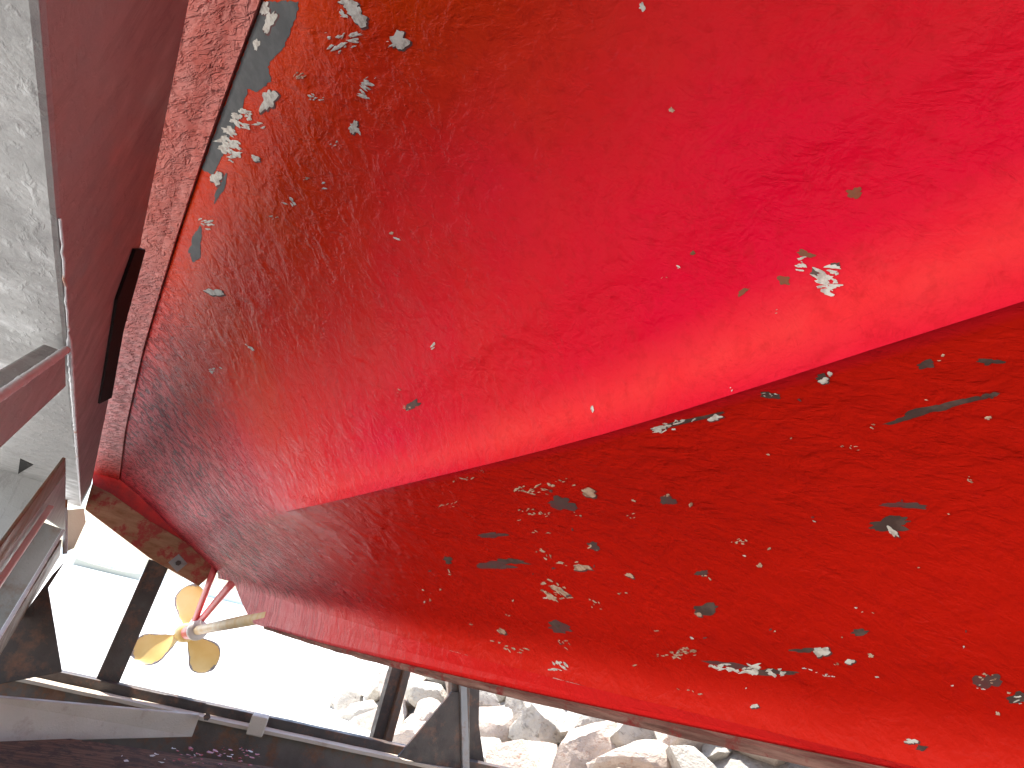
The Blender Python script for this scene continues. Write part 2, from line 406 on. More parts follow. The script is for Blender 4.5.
def section(s):
    cn, cz, rn, rz, lip, fn, fz, kn, kz = lerp_tab(TAB, s)
    pts = []
    # upper panel, chine to ridge; the lip rolls down before the ridge
    A = Vector((cn, cz)); B = Vector((rn, rz))
    n_up = 46
    K = B + Vector((.002, .062 + .038 * min(1, max(0, (.62 - s) / .35)))) * lip + (A - B).normalized() * .06 * (1 - lip)
    J = A.lerp(K, .84); n1 = 24
    for i in range(n1):
        t_ = i / n1; p = A.lerp(J, t_)
        pts.append((p.x, p.y + (.020 + .030 * lip) * math.sin(t_ ** (1 + .45 * lip) * math.pi)))
    for i in range(n_up + 1 - n1):
        t_ = i / (n_up - n1); p = J * (1 - t_) ** 2 + K * 2 * t_ * (1 - t_) + B * t_ ** 2
        pts.append((p.x, p.y))
    # undercut below the ridge edge, then the lower panel down to the garboard
    C = Vector((rn + .010 * lip + .004, rz + .010 * lip)); D = Vector((fn, fz))
    fr = .055
    for i in range(31):
        t_ = i / 30; p = C.lerp(D, t_)
        sag = -.045 * math.sin(t_ * math.pi) * lip
        # rounded garboard: the last bit turns vertical into the keel
        if t_ > .78:
            q_ = (t_ - .78) / .22; E_ = Vector((kn, fz - .035)); p = C.lerp(D, .78).lerp(D, q_ * (1 - q_) * 2 + q_ * q_).lerp(D.lerp(E_, q_), q_ * q_)
        pts.append((p.x - sag * .75, p.y - sag * .75))
    # aft of where the ridge dies out the bend is faired away
    fair = int(260 * max(0, 1 - lip * 2.6))
    for _ in range(fair):
        pts = [pts[0]] + [((a[0] + 2 * b_[0] + c[0]) / 4, (a[1] + 2 * b_[1] + c[1]) / 4) for a, b_, c in zip(pts, pts[1:], pts[2:])][:-7] + pts[-8:]
    return pts, (cn, cz), (kn, kz)
SS = []
s = -5.6
while s < -1: SS.append(s); s += .15
while s < 2.4: SS.append(s); s += .025
while s < 5.06: SS.append(s); s += .05
SS.append(5.06)
def smooth_section(s):
    # average neighbouring stations so knots of the table do not show
    w = .22 if s > -.5 else .4; acc = None; ks = (-1, -.5, 0, .5, 1); ww = (1, 2, 3, 2, 1)
    lim = min(w, 5.06 - s) if s > 0 else w
    for k, q_ in zip(ks, ww):
        p, c_, kk = section(s + k * lim)
        v_ = [x for pt in p for x in pt] + list(c_) + list(kk)
        acc = [x * q_ for x in v_] if acc is None else [a + x * q_ for a, x in zip(acc, v_)]
    acc = [a / 9 for a in acc]
    pts = [(acc[i], acc[i+1]) for i in range(0, len(acc) - 4, 2)]
    return pts, (acc[-4], acc[-3]), (acc[-2], acc[-1])
SEC = [(s,) + smooth_section(s) for s in SS]
def hull_side(mirror):
    vs = []; fs = []; m_ = len(SEC[0][1])
    for s, pts, c_, k_ in SEC:
        for x, z in pts: vs.append(((2 * NC - x) if mirror else x, s, z + H))
    for j in range(len(SEC) - 1):
        for i in range(m_ - 1):
            a = j * m_ + i; f = (a, a + 1, a + m_ + 1, a + m_); fs.append(f if not mirror else f[::-1])
    return vs, fs
v0, f0 = hull_side(False)
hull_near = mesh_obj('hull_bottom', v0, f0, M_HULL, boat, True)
try: hull_near.data.set_sharp_from_angle(angle=math.radians(42))
except Exception: pass
tree_hull = BVHTree.FromPolygons([Vector(v) for v in v0], f0)
v1, f1 = hull_side(True)
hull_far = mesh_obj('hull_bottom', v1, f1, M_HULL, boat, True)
for hm in (hull_near.data, hull_far.data):      # brick-red panel below the chine ridge, with its shade put into the colour
    at_ = hm.attributes.new('coat_shade', 'FLOAT', 'POINT'); m_ = len(SEC[0][1])
    a2 = hm.attributes.new('ledge_glow', 'FLOAT', 'POINT')
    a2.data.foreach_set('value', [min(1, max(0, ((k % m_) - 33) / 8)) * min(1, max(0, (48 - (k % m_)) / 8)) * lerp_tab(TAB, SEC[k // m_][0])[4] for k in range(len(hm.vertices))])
    at_.data.foreach_set('value', [min(1, max(0, ((k % m_) - 46.5) / 1.0)) for k in range(len(hm.vertices))])
# keel: both faces and bottom
vs = []; fs = []
idx = []
for s, pts, c_, k_ in SEC:
    if s > 4.45: continue
    x, z = pts[-1]; kz = k_[1] - .012
    if s > 3.6: kz = k_[1] - .012 + (z - .0 - k_[1]) * ((s - 3.6) / .85)
    zz = [z + .03, z, z * .5 + kz * .5, kz + .012, kz]; row = []
    nx = [x, x + .001, x + .012, x + .014, x + .022]
    for a, e in zip(nx, zz): row.append(len(vs)); vs.append((a, s, e + H))
    for a, e in zip(nx[::-1], zz[::-1]): row.append(len(vs)); vs.append((2 * NC - a, s, e + H))
    idx.append(row)
for r0, r1 in zip(idx, idx[1:]):
    for i in range(len(r0) - 1): fs.append((r0[i], r0[i+1], r1[i+1], r1[i]))
fs.append(tuple(idx[-1]))
keel = mesh_obj('keel', vs, fs, M_HULL, boat, False)
# worn timber shoe under the keel
bm = bmesh.new(); rows = []
for s, pts, c_, k_ in SEC:
    if s > 3.35 or s < -4: continue
    x = pts[-1][0] + .012; kz = k_[1] - .009; th = .017 + .003 * noise.noise(Vector((s * 9, 1, 0))) - .006 * max(0, (s - 1.5) / 1.85)
    r_ = []
    for a, e in ((x, kz), (x - .003, kz - th * .4), (x + .004 + .004 * noise.noise(Vector((s * 14, 0, 5))), kz - th), (2*NC - x - .004, kz - th), (2*NC - x, kz)): r_.append(bm.verts.new((a, s, e + H)))
    rows.append(r_)
for r0, r1 in zip(rows, rows[1:]):
    for i in range(5): bm.faces.new((r0[i], r0[(i+1) % 5], r1[(i+1) % 5], r1[i]))
bm.faces.new(rows[0]); bm.faces.new(rows[-1][::-1])
bm_obj('keel_shoe', bm, M_SHOE, boat)
# chine plank: proud, chalky pink, one each side
def chine(mirror):
    bm = bmesh.new(); rows = []
    for s, pts, c_, k_ in SEC:
        cx, cz = c_; w = .108
        if s > 3.4: w += .030 * (s - 3.4)
        e1 = noise.noise(Vector((s * 5, 2, 0))) * .004; e2 = noise.noise(Vector((s * 7, 9, 0))) * .004
        dz = -.004
        P_ = [(cx + .004, cz + .03), (cx - .004, cz - .006 + e1 * .5), (cx - w * .25, cz + dz * .28), (cx - w * .6 + e2, cz + dz * .65), (cx - w + e2, cz + dz + e1 * .3), (cx - w - .004, cz + dz + .02), (cx - w, cz + .10)]
        rows.append([bm.verts.new(((2*NC - a) if mirror else a, s, e + H)) for a, e in P_])
    for r0, r1 in zip(rows, rows[1:]):
        for i in range(6): bm.faces.new((r0[i], r0[i+1], r1[i+1], r1[i]))
    bm.faces.new(rows[-1])
    return bm_obj('chine_plank', bm, M_CHINE, boat)
ch = chine(False); ch['label'] = 'chalky pink chine plank with wrinkled paint'; chine(True)
# topsides, transom, deck
def topside(mirror):
    vs = []; fs = []; n_ = 8
    for s, pts, c_, k_ in SEC[::4] + [SEC[-1]]:
        x0 = c_[0] - .09; z0 = c_[1] + .03; flare = .16 + .25 * max(0, (-s - 1) / 4.6); zt = 1.75 + .25 * max(0, -s / 5)
        for i in range(n_):
            u = i / (n_ - 1); x = x0 - flare * u ** .8; x = min(x, NC - .02); vs.append(((2*NC - x) if mirror else x, s, z0 + (zt - z0) * u + H))
    m_ = len(vs) // n_
    for j in range(m_ - 1):
        for i in range(n_ - 1): a = j * n_ + i; fs.append((a, a + 1, a + n_ + 1, a + n_))
    return mesh_obj('topside', vs, fs, M_TOP, boat, True), vs[-n_:], [vs[j * n_ + n_ - 1] for j in range(m_)]
_, endL, railL = topside(False); _, endR, railR = topside(True)
mesh_obj('deck', railL + railR, [(i, i + 1, len(railL) + i + 1, len(railL) + i) for i in range(len(railL) - 1)], M_TOP, boat)
tv = [(x, 5.058, z + H) for x, z in SEC[-1][1]] + [(2*NC - x, 5.058, z + H) for x, z in SEC[-1][1][::-1]] + [(x, 5.058, z) for x, y, z in endR] + [(x, 5.058, z) for x, y, z in endL[::-1]]
mesh_obj('transom', tv, [tuple(range(len(tv)))], M_TOP, boat)

# board across the stern, hanging below the hull: red above, bare timber below, bolted
st = 5.075
top = [(-.135, .47), (-.0, .52), (.42, .30), (.80, .115)]
mid_ = [(-.120, .385), (.03, .345), (.30, .200), (.52, .105), (.70, .030)]
low = [at(84, 506, s=st), at(200, 586, s=st)]
hi_ = [at(92, 480, s=st), at(128, 478, s=st), at(228, 566, s=st), at(222, 572, s=st)]
bm = prism([at(93, 470, s=st), at(125, 470, s=st), at(238, 562, s=st), at(214, 573, s=st), at(180, 549, s=st), at(135, 517, s=st), at(92, 489, s=st)], (0, .05, 0))
bm_obj('stern_board', bm, M_BOARD, boat)
sw = st - .02
stern = [at(92, 484, s=sw), at(112, 494, s=sw), at(150, 521, s=sw), at(218, 561, s=sw), at(213, 573, s=sw), at(199, 586, s=sw), at(150, 558, s=sw), at(85, 509, s=sw)]
bm = prism(stern, (0, .075, 0), .004)
wp = bm_obj('stern_plank', bm, M_WOOD, boat); wp['label'] = 'bare brown timber plank bolted across the stern'
c0 = at(178, 563, s=sw - .006)
rt = Vector((.86, 0, -.5)).normalized(); upv = Vector((.5, 0, .86)).normalized()
plate = prism([c0 - rt*.045 - upv*.04, c0 + rt*.045 - upv*.04, c0 + rt*.045 + upv*.04, c0 - rt*.045 + upv*.04], (0, .008, 0), .002)
pl = bm_obj('washer_plate', plate, M_GREY, wp)
pl.matrix_parent_inverse = wp.matrix_world.inverted() @ Matrix.Identity(4); 
bt = bm_obj('bolt', tube([c0 + Vector((0, -.02, 0)), c0 + Vector((0, .002, 0))], .018, 6), M_DARK, wp)
bpy.context.view_layer.update()
for o_ in (pl, bt): o_.matrix_parent_inverse = wp.matrix_world.inverted()

# shaft, bracket, propeller
hub = at(184, 633, n=NC); sh0 = at(264, 617, n=NC); ax = (hub - sh0).normalized()
sh0 = sh0 - ax * .12
bm_obj('propeller_shaft', tube([sh0, sh0.lerp(hub, .5), hub - ax * .12], .031, 24), M_SHAFT, boat, True)
brg = hub - ax * .30
bm_obj('shaft_bearing', tube([brg - ax * .17, brg - ax * .165, brg + ax * .12, brg + ax * .125], [.04, .05, .05, .04], 24), M_PINK, boat, True)
bm_obj('shaft_anode', tube([brg - ax * .25, brg - ax * .24, brg - ax * .185, brg - ax * .17], [.04, .066, .066, .05], 24), M_ANODE, boat, True)
def strut(p, q, w0, w1):
    bm = bmesh.new(); d = (q - p).normalized(); sx = Vector((0, 1, 0)); sx = (sx - d * sx.dot(d)).normalized(); sy = d.cross(sx)
    rings = []
    for k in range(9):
        u = k / 8; w = w0 + (w1 - w0) * u; c_ = p.lerp(q, u)
        rings.append([bm.verts.new(c_ + sx * math.cos(a) * w + sy * math.sin(a) * w * .42) for a in [2 * math.pi * j / 14 for j in range(14)]])
    for r0, r1 in zip(rings, rings[1:]):
        for j in range(14): bm.faces.new((r0[j], r1[j], r1[(j+1) % 14], r0[(j+1) % 14]))
    bm.faces.new(rings[0]); bm.faces.new(rings[-1]); return bm
sT = at(236, 578, s=4.75); sB = brg
bm_obj('bracket_arm', strut(sT, sB, .055, .045), M_PINK, boat, True)
sT2 = at(214, 570, s=4.98)
bm_obj('bracket_arm', strut(sT2, sB + ax * .03, .05, .045), M_PINK, boat, True)
prop = empty('propeller', hub, '', '')
del prop['label']; del prop['category']
prop.parent = boat; prop.location = hub - boat.location
bpy.context.view_layer.update()
def in_prop(name, bm, material, smooth=True):
    o = bm_obj(name, bm, material, None, smooth); o.parent = prop; o.matrix_parent_inverse = prop.matrix_world.inverted(); return o
in_prop('hub', tube([hub - ax*.13, hub - ax*.11, hub, hub + ax*.07, hub + ax*.12, hub + ax*.15], [.05, .068, .07, .06, .04, .01], 24), M_PROP)
px = Vector((1, 0, 0)); px = (px - ax * px.dot(ax)).normalized(); pz = px.cross(ax).normalized()
if pz.z < 0: pz = -pz
def pix_dir(dx, dy):
    p = at(184 + dx, 633 + dy, s=hub.y - EYE.y); d = p - hub; return math.atan2(d.dot(pz), d.dot(px))
def blade(theta, R=.36, wmax=.112, skew=.10):
    bm = bmesh.new(); lay = bm.verts.layers.float.new('edge'); nu, nv = 26, 18; front = []; back = []
    er = px * math.cos(theta) + pz * math.sin(theta); et = ax.cross(er).normalized()
    for i in range(nu + 1):
        u = i / nu; r = .05 + (R - .05) * u
        w = wmax * (.30 + .70 * math.sin(min(1, u * 1.02) ** 1.25 * math.pi * .62 + .05)) if u < .72 else None
        # outline width: narrow root, broad rounded paddle
        w = wmax * max(.02, (.42 * (1 - u) ** 1.5 + math.sin(math.pi * min(1, u ** 2.1)) ** .75 * (1 if u > .02 else 0)))
        if u > .995: w = .004
        pitch = math.radians(58 - 38 * u); cs = skew * u * u * R
        rf = []; rb = []
        for j in range(nv + 1):
            q_ = -1 + 2 * j / nv; ch_ = q_ * w + cs
            ang = ch_ / max(r, .12)
            d = er * math.cos(ang) + et * math.sin(ang)
            th = .018 * (1 - u * .75) * (1 - q_ * q_) + .002
            base = hub + d * r + ax * (math.tan(pitch) * q_ * w * .42 + .02 * u)
            base = base - ax * (.03 * q_ * q_)
            e = max(abs(q_) ** 3, u ** 6)
            a_ = bm.verts.new(base + ax * th); a_[lay] = e; b2 = bm.verts.new(base - ax * th); b2[lay] = e
            rf.append(a_); rb.append(b2)
        front.append(rf); back.append(rb)
    for i in range(nu):
        for j in range(nv):
            bm.faces.new((front[i][j], front[i][j+1], front[i+1][j+1], front[i+1][j]))
            bm.faces.new((back[i][j], back[i+1][j], back[i+1][j+1], back[i][j+1]))
        for j in (0, nv): bm.faces.new((front[i][j], back[i][j], back[i+1][j], front[i+1][j]))
    for i in (0, nu):
        for j in range(nv): bm.faces.new((front[i][j], back[i][j], back[i][j+1], front[i][j+1]))
    return in_prop('blade', bm, M_PROP)
for dx, dy in ((-44, 23), (5, -38), (31, 32)): blade(pix_dir(dx, dy))

# ---------------------------------------------------------------- flaked paint on the hull, placed where it is on the bottom
def paint_mat(name, c1, c2, sc=90, thr=(.45, .6), rough=.7):
    M, t, b = mat(name, c1, rough, .3); v = coords(t)
    t.links.new(mix(t, ramp(t, tex(t, v, sc, 5, .65), [(thr[0], 0), (thr[1], 1)]), c1, c2), b.inputs['Base Color'])
    bump(t, b, tex(t, v, sc * 1.2, 4), .6, .002); return M
M_WHITE = paint_mat('bare white gelcoat', (.62, .58, .50), (.42, .36, .30))
M_CREAM = paint_mat('yellowed primer', (.52, .35, .24), (.30, .15, .09))
M_UNDER = paint_mat('dark grey undercoat', (.065, .036, .028), (.105, .062, .048), 40)
M_PURP = paint_mat('purple grey undercoat and chip shadow', (.12, .035, .032), (.085, .05, .042), 40)
M_BARE = paint_mat('grey undercoat', (.075, .075, .073), (.10, .10, .096), 30)
M_OLIVE = paint_mat('brown mottled undercoat', (.22, .055, .02), (.16, .07, .03), 40)
KM = {'w': M_WHITE, 'c': M_CREAM, 'g': M_UNDER, 'p': M_PURP, 'b': M_BARE, 'o': M_OLIVE}
NM = {'w': 'paint_chip', 'c': 'paint_chip', 'g': 'undercoat_and_shadow_patch', 'p': 'undercoat_and_shadow_patch', 'b': 'undercoat_and_shadow_patch', 'o': 'undercoat_and_shadow_patch'}
LIFT = {'w': .0012, 'c': .0011, 'g': .0007, 'p': .0006, 'b': .0005, 'o': .0006}
def hit(x, y, lift):
    r = ray(x, y).normalized(); loc, nn, i, d = tree_hull.ray_cast(EYE, r)
    if loc is None: return None
    if nn.dot(r) > 0: nn = -nn
    return loc + nn * lift
rc = random.Random(5)
def outline(cx, cy, rx, ry, ang, jag, n):
    ph = [rc.uniform(0, 6.28) for _ in range(7)]; am = [jag * rc.uniform(.3, 1) / (k + 1) ** .55 for k in range(7)]
    ca, sa = math.cos(math.radians(ang)), math.sin(math.radians(ang)); out = []
    for i in range(n):
        a = 2 * math.pi * i / n; r = 1 + sum(am[k] * math.sin((k + 2) * a + ph[k]) for k in range(7)) + rc.uniform(-.12, .12)
        r = max(.25, r); u = rx * r * math.cos(a); v_ = ry * r * math.sin(a)
        out.append((cx + u * ca - v_ * sa, cy + u * sa + v_ * ca))
    return out
def patch(kind, cx, cy, rx, ry, ang=0, cnt=1, jag=.26, poly=None, raw=False):
    vs = []; fs = []; lift = LIFT[kind]
    items = []
    if poly and raw: items = [poly]
    elif poly:
        fine_ = []
        for (xa, ya), (xb, yb) in zip(poly, poly[1:] + poly[:1]):
            n_ = max(1, int(math.hypot(xb - xa, yb - ya) / 2.5))
            for k in range(n_): fine_.append((xa + (xb - xa) * k / n_ + rc.uniform(-1.3, 1.3), ya + (yb - ya) * k / n_ + rc.uniform(-1.3, 1.3)))
        items = [fine_]
    elif cnt == 1: items = [outline(cx, cy, rx, ry, ang, jag, 30)]
    else:
        ca, sa = math.cos(math.radians(ang)), math.sin(math.radians(ang))
        for k in range(cnt):
            a = rc.uniform(0, 6.28); q_ = math.sqrt(rc.random()); u = rx * q_ * math.cos(a); v_ = ry * q_ * math.sin(a)
            sz = (rc.uniform(.08, .24) if kind == 'w' else rc.uniform(.06, .20)) * max(ry, rx * .3) * (1.5 if k == 0 else 1) + .32
            items.append(outline(cx + u*ca - v_*sa, cy + u*sa + v_*ca, sz * rc.uniform(1.0, 2.2), sz * rc.uniform(.35, .8), ang + rc.uniform(-30, 30), jag, 14))
    if kind in 'wc' and cnt == 1 and not poly and rx > 3:
        under = [[(x + .9 + (x - cx) * .10, y + 1.1 + (y - cy) * .12) for x, y in items[0]]]  # offset dark copy paints a shadow edge beside the chip
        patch('p', cx, cy, rx, ry, poly=under[0], raw=True)
    for it in items:
        it = [next(((x + q * 1.5, y) for q in range(30) if hit(x + q * 1.5, y, lift)), None) for x, y in it]
        if any(p is None for p in it): continue
        pts = [hit(x, y, lift) for x, y in it]
        mx = sum(x for x, y in it) / len(it); my = sum(y for x, y in it) / len(it); c_ = hit(mx, my, lift * 1.4)
        if c_ is None or any(hit(mx + (x - mx) * .55, my + (y - my) * .55, lift) is None for x, y in it) or any((p - c_).length > .4 for p in pts): continue
        k = len(vs); vs.append(c_); n_ = len(pts)
        # two rings follow the curve of the bottom
        mids = [hit(mx + (x - mx) * .55, my + (y - my) * .55, lift * 1.2) for x, y in it]
        vs += mids; vs += pts
        for i in range(n_):
            j = (i + 1) % n_; fs.append((k, k + 1 + i, k + 1 + j)); fs.append((k + 1 + i, k + 1 + n_ + i, k + 1 + n_ + j, k + 1 + j))
    if vs:
        po = mesh_obj(NM[kind], vs, fs, KM[kind], boat)
        if cnt > 1: po['kind'] = 'stuff'
# grey edge strip beside the chine at upper left
patch('b', 0, 0, 0, 0, poly=[(255, 2), (299, 1), (297, 18), (291, 28), (286, 45), (277, 52), (268, 66), (272, 80), (258, 92), (248, 88), (238, 120), (224, 150), (213, 175), (195, 165), (208, 130), (222, 95), (235, 62)])
patch('b', 196, 246, 6, 16, 18); patch('b', 221, 188, 3, 14, 20)
P_ = [('w', 270, 22, 5, 11, 22, 1), ('w', 265, 8, 4, 8, 22, 1), ('w', 257, 44, 3, 6, 15, 1), ('w', 269, 100, 6.5, 12, 15, 1), ('w', 258, 128, 6, 6, 0, 3), ('w', 243, 118, 9, 12, 20, 22),
 ('w', 227, 140, 6, 14, 20, 26), ('w', 217, 178, 5, 7, 10, 1), ('w', 256, 158, 5, 2.4, 20, 1), ('w', 234, 150, 5, 12, 20, 18), ('w', 352, 10, 13, 10, 30, 12), ('w', 358, 16, 11, 7, 40, 1), ('w', 350, 4, 10, 4, 10, 1),
 ('w', 345, 42, 16, 10, -30, 20), ('w', 327, 34, 5, 4, 0, 2), ('w', 400, 40, 7.5, 10, 20, 1), ('w', 391, 43, 5, 5, 0, 2), ('w', 366, 88, 3, 12, 22, 7), ('w', 370, 78, 8, 2, -8, 2), ('w', 357, 122, 6, 12, 28, 4), ('w', 354, 127, 3.5, 6, 25, 1),
 ('c', 300, 76, 7, 6, -40, 10), ('w', 316, 98, 8, 4, 0, 8), ('w', 291, 202, 6, 6, 40, 5), ('w', 324, 186, 3, 5, -20, 2), ('w', 335, 144, 5, 3, -30, 4), ('c', 271, 216, 7, 3, 10, 6), ('c', 306, 180, 5, 3, 0, 5),
 ('w', 215, 292, 8, 3.5, 14, 1), ('w', 217, 370, 9, 5, 18, 6), ('w', 248, 348, 5, 6, 10, 3), ('w', 206, 222, 7, 8, 10, 8), ('w', 643, 7, 3, 4, 0, 1), ('c', 672, 110, 2.5, 2.5, 0, 1),
 ('w', 397, 240, 2.2, 4, -10, 2), ('c', 392, 233, 2, 1.4, 0, 1), ('w', 433, 348, 2.6, 7, -38, 2), ('g', 413, 405, 7, 4, -10, 1), ('c', 410, 407, 10, 3, -15, 6), ('c', 397, 390, 3.5, 3, 40, 3),
 ('w', 679, 270, 4, 4, 0, 2), ('o', 693, 253, 2.5, 2, 0, 1), ('c', 665, 277, 3, 1.5, -20, 2), ('w', 829, 278, 10, 15, 12, 26), ('w', 830, 281, 5, 8, 15, 6), ('g', 815, 273, 5, 3.5, 20, 1), ('g', 836, 265, 4, 3, 0, 1),
 ('o', 855, 193, 8, 5, -22, 1), ('o', 784, 280, 7, 4, 10, 1), ('o', 743, 292, 7, 2.2, -35, 1), ('o', 806, 254, 9, 3, 10, 1), ('w', 801, 265, 3, 9, 0, 7), ('c', 777, 311, 3, 3, 0, 2),
 ('w', 824, 380, 5, 3, 0, 1), ('g', 822, 377, 7, 3, -5, 1), ('w', 769, 394, 8, 3, -5, 5), ('g', 770, 395, 9, 3.5, 0, 1), ('w', 830, 373, 3, 2, 0, 1), ('w', 715, 417, 6, 3, -10, 1), ('w', 734, 389, 5, 3, -30, 2),
 ('g', 690, 420, 30, 2.2, -14, 1), ('w', 672, 425, 24, 4, -14, 16), ('w', 658, 428, 7, 2, -10, 1), ('g', 935, 408, 30, 4.6, -15, 1), ('g', 968, 400, 20, 2.2, -12, 1), ('g', 990, 395, 8, 3, -8, 1), ('g', 905, 418, 20, 2.2, -16, 1),
 ('g', 926, 364, 10, 3.5, -10, 1), ('g', 990, 361, 12, 3, 0, 1), ('c', 873, 424, 2.5, 4, 0, 2), ('c', 850, 446, 14, 3, 12, 6), ('c', 942, 358, 5, 5, 0, 4), ('c', 988, 417, 3, 2, 0, 1), ('c', 970, 478, 5, 4, 0, 4),
 ('c', 560, 480, 9, 3, -5, 5), ('c', 524, 490, 10, 4, 0, 8), ('c', 589, 492, 8, 4, 12, 1), ('c', 545, 488, 30, 6, -5, 14), ('c', 538, 512, 14, 3.5, 8, 14), ('c', 522, 510, 8, 2, 5, 5), ('p', 563, 504, 14, 6, 5, 1), ('c', 580, 514, 6, 3, 30, 3),
 ('p', 495, 565, 21, 3.5, 3, 1), ('g', 513, 561, 13, 2.6, 6, 1), ('p', 492, 535, 12, 3, -5, 1), ('c', 541, 533, 10, 3, 5, 6), ('c', 594, 547, 5, 4, 0, 3), ('p', 594, 546, 6, 4, 0, 1), ('c', 575, 565, 19, 4, 6, 4), ('c', 582, 567, 10, 2.5, 8, 1),
 ('c', 557, 590, 17, 10, 25, 18), ('c', 560, 590, 8, 3, 30, 1), ('p', 560, 627, 12, 5, 12, 1), ('g', 556, 625, 6, 3, 20, 1), ('c', 597, 606, 10, 5, 40, 8), ('c', 545, 554, 7, 6, 40, 6), ('c', 448, 574, 4, 4, 40, 2), ('c', 428, 600, 5, 2, 0, 2),
 ('c', 502, 631, 5, 2, 30, 1), ('c', 505, 647, 18, 3, 20, 8), ('c', 564, 643, 9, 4, 30, 7), ('w', 560, 665, 7, 8, 30, 8), ('c', 530, 650, 14, 2, 10, 4), ('w', 436, 654, 3.5, 4, 0, 3), ('w', 553, 681, 4, 3, 0, 1), ('c', 508, 616, 4, 3, 0, 2),
 ('c', 630, 575, 4, 2, 20, 1), ('c', 622, 592, 9, 2, 10, 3), ('c', 667, 495, 5, 3, 0, 4), ('p', 668, 500, 7, 5, 0, 1), ('c', 632, 515, 7, 3, -25, 4), ('c', 691, 504, 2, 2, 0, 1), ('c', 735, 541, 14, 4, 5, 6), ('c', 743, 540, 5, 3, 0, 2),
 ('c', 708, 575, 10, 3, 15, 4), ('p', 702, 573, 6, 3, 0, 1), ('g', 706, 609, 12, 5.5, -3, 1), ('c', 699, 614, 4, 1.5, 10, 1), ('c', 655, 630, 4, 3, 30, 2), ('c', 679, 652, 24, 6, -5, 26), ('c', 760, 565, 3, 2, 0, 1),
 ('g', 770, 672, 24, 3.2, 4, 1), ('p', 732, 665, 22, 3, 10, 1), ('w', 752, 669, 42, 4, 5, 30), ('c', 690, 692, 14, 2, 15, 4), ('w', 822, 651, 8, 5, 12, 1), ('g', 805, 650, 12, 2.6, 0, 1), ('w', 858, 611, 5, 4, 20, 2), ('c', 866, 612, 8, 1, 5, 2),
 ('w', 813, 669, 9, 3, 14, 3), ('w', 828, 675, 11, 3, 10, 6), ('w', 850, 661, 5, 2.5, 0, 1), ('c', 833, 662, 7, 2, 10, 4), ('g', 860, 632, 9, 3, 0, 1), ('w', 755, 706, 4, 2, 0, 1),
 ('p', 905, 505, 19, 3.5, 4, 1), ('g', 888, 524, 20, 6.5, -6, 1), ('g', 900, 521, 10, 4, -8, 1), ('w', 893, 531, 6, 3, 40, 1), ('p', 988, 681, 12, 8, 0, 1), ('w', 982, 687, 8, 3.5, 10, 3), ('c', 988, 678, 9, 5, 0, 10),
 ('g', 1018, 698, 9, 6, 10, 1), ('w', 1020, 697, 5, 6, 0, 4), ('w', 912, 741, 6, 2.5, 12, 1), ('g', 922, 748, 6, 2.5, 5, 1), ('c', 998, 713, 2, 2, 0, 1), ('c', 871, 655, 3, 2, 0, 1),
 ('w', 593, 409, 1.5, 3.5, 0, 1), ('c', 520, 520, 3, 2, 0, 2), ('c', 450, 505, 14, 3, -14, 6), ('c', 482, 471, 4, 2, -15, 2), ('c', 468, 478, 16, 2, -15, 5), ('g', 448, 560, 5, 3, 40, 1)]
for p in P_: patch(*p)
for _ in range(40):     # small knocks scattered over the lower panel
    x = rc.uniform(380, 1010); y0 = 530 - (x - 310) * .298; y1 = 585 + (x - 240) * .21; y = rc.uniform(y0 + 12, y1)
    patch(rc.choice('ccwp'), x, y, rc.uniform(.7, 2.2), rc.uniform(.5, 1.2), rc.uniform(-20, 25))

# ---------------------------------------------------------------- steel cradle
cradle = empty('boat_cradle', (-.3, 2.5, 0), 'welded grey and rusty steel cradle of box beams and posts holding the boat', 'cradle')
CN = -.14; CZ = .27
# long box beam beside the chine
bm_obj('side_beam', prism([(CN, -3.5, H + CZ), (CN, 5.3, H + CZ), (CN, 5.3, H + .42), (CN, 1.3, H + .545), (CN, -1.0, H + .60), (CN, -3.5, H + .60)], (-.62, 0, 0), .006), M_BEAM, cradle)
# weld bead on its lower inner corner
pts = [Vector((CN + .001 + .002 * noise.noise(Vector((y * 40, 0, 0))), y, H + CZ + .003 + .002 * noise.noise(Vector((y * 31, 5, 0))))) for y in [.68 + .02 * k for k in range(230)]]
bm_obj('weld_seam', tube(pts, [(.0016 if p.y < 1.1 else .0042) + .0012 * noise.noise(Vector((p.y * 55, 2, 2))) for p in pts], 8), M_WELD, cradle, True)
# diagonal braces under the beam
def plane_poly(pix, n): return [at(x, y, n=n) for x, y in pix]
bm_obj('brace', prism(plane_poly([(66, 352), (67, 386), (-30, 478), (-60, 505), (-60, 440), (-25, 416)], CN + .004), (-.03, 0, 0), .004), M_BEAM, cradle)
w0, w1 = at(66, 350, n=CN + .004), at(-25, 413, n=CN + .004)
bm_obj('weld_seam', tube([w0.lerp(w1, k / 60) for k in range(61)], [.006 + .002 * noise.noise(Vector((k * .9, 2, 2))) for k in range(61)], 8), M_WELD, cradle, True)
M_LITE = steel('bright galvanised flange', (.72, .72, .72), (.62, .62, .61), .2, .5, (.6, .7))
M_EDGE = steel('rust streaked edge', (.20, .17, .12), (.12, .08, .05), .8, .6, (.45, .6))
bm_obj('edge_angle', prism(plane_poly([(66, 458), (66, 472), (-40, 618), (-40, 602)], CN + .008), (-.008, 0, 0), .002), M_EDGE, cradle)
bm_obj('knee_web', prism(plane_poly([(66, 473), (65, 531), (46, 518), (-40, 636), (-40, 616)], CN + .002), (-.01, 0, 0), .001), M_BEAM, cradle)
bm_obj('knee_plate', prism([at(x, y, s=4.0) for x, y in [(-60, 452), (30, 466), (60, 472), (62, 484), (-60, 655)]], (0, .02, 0), .002), M_BEAM, cradle)
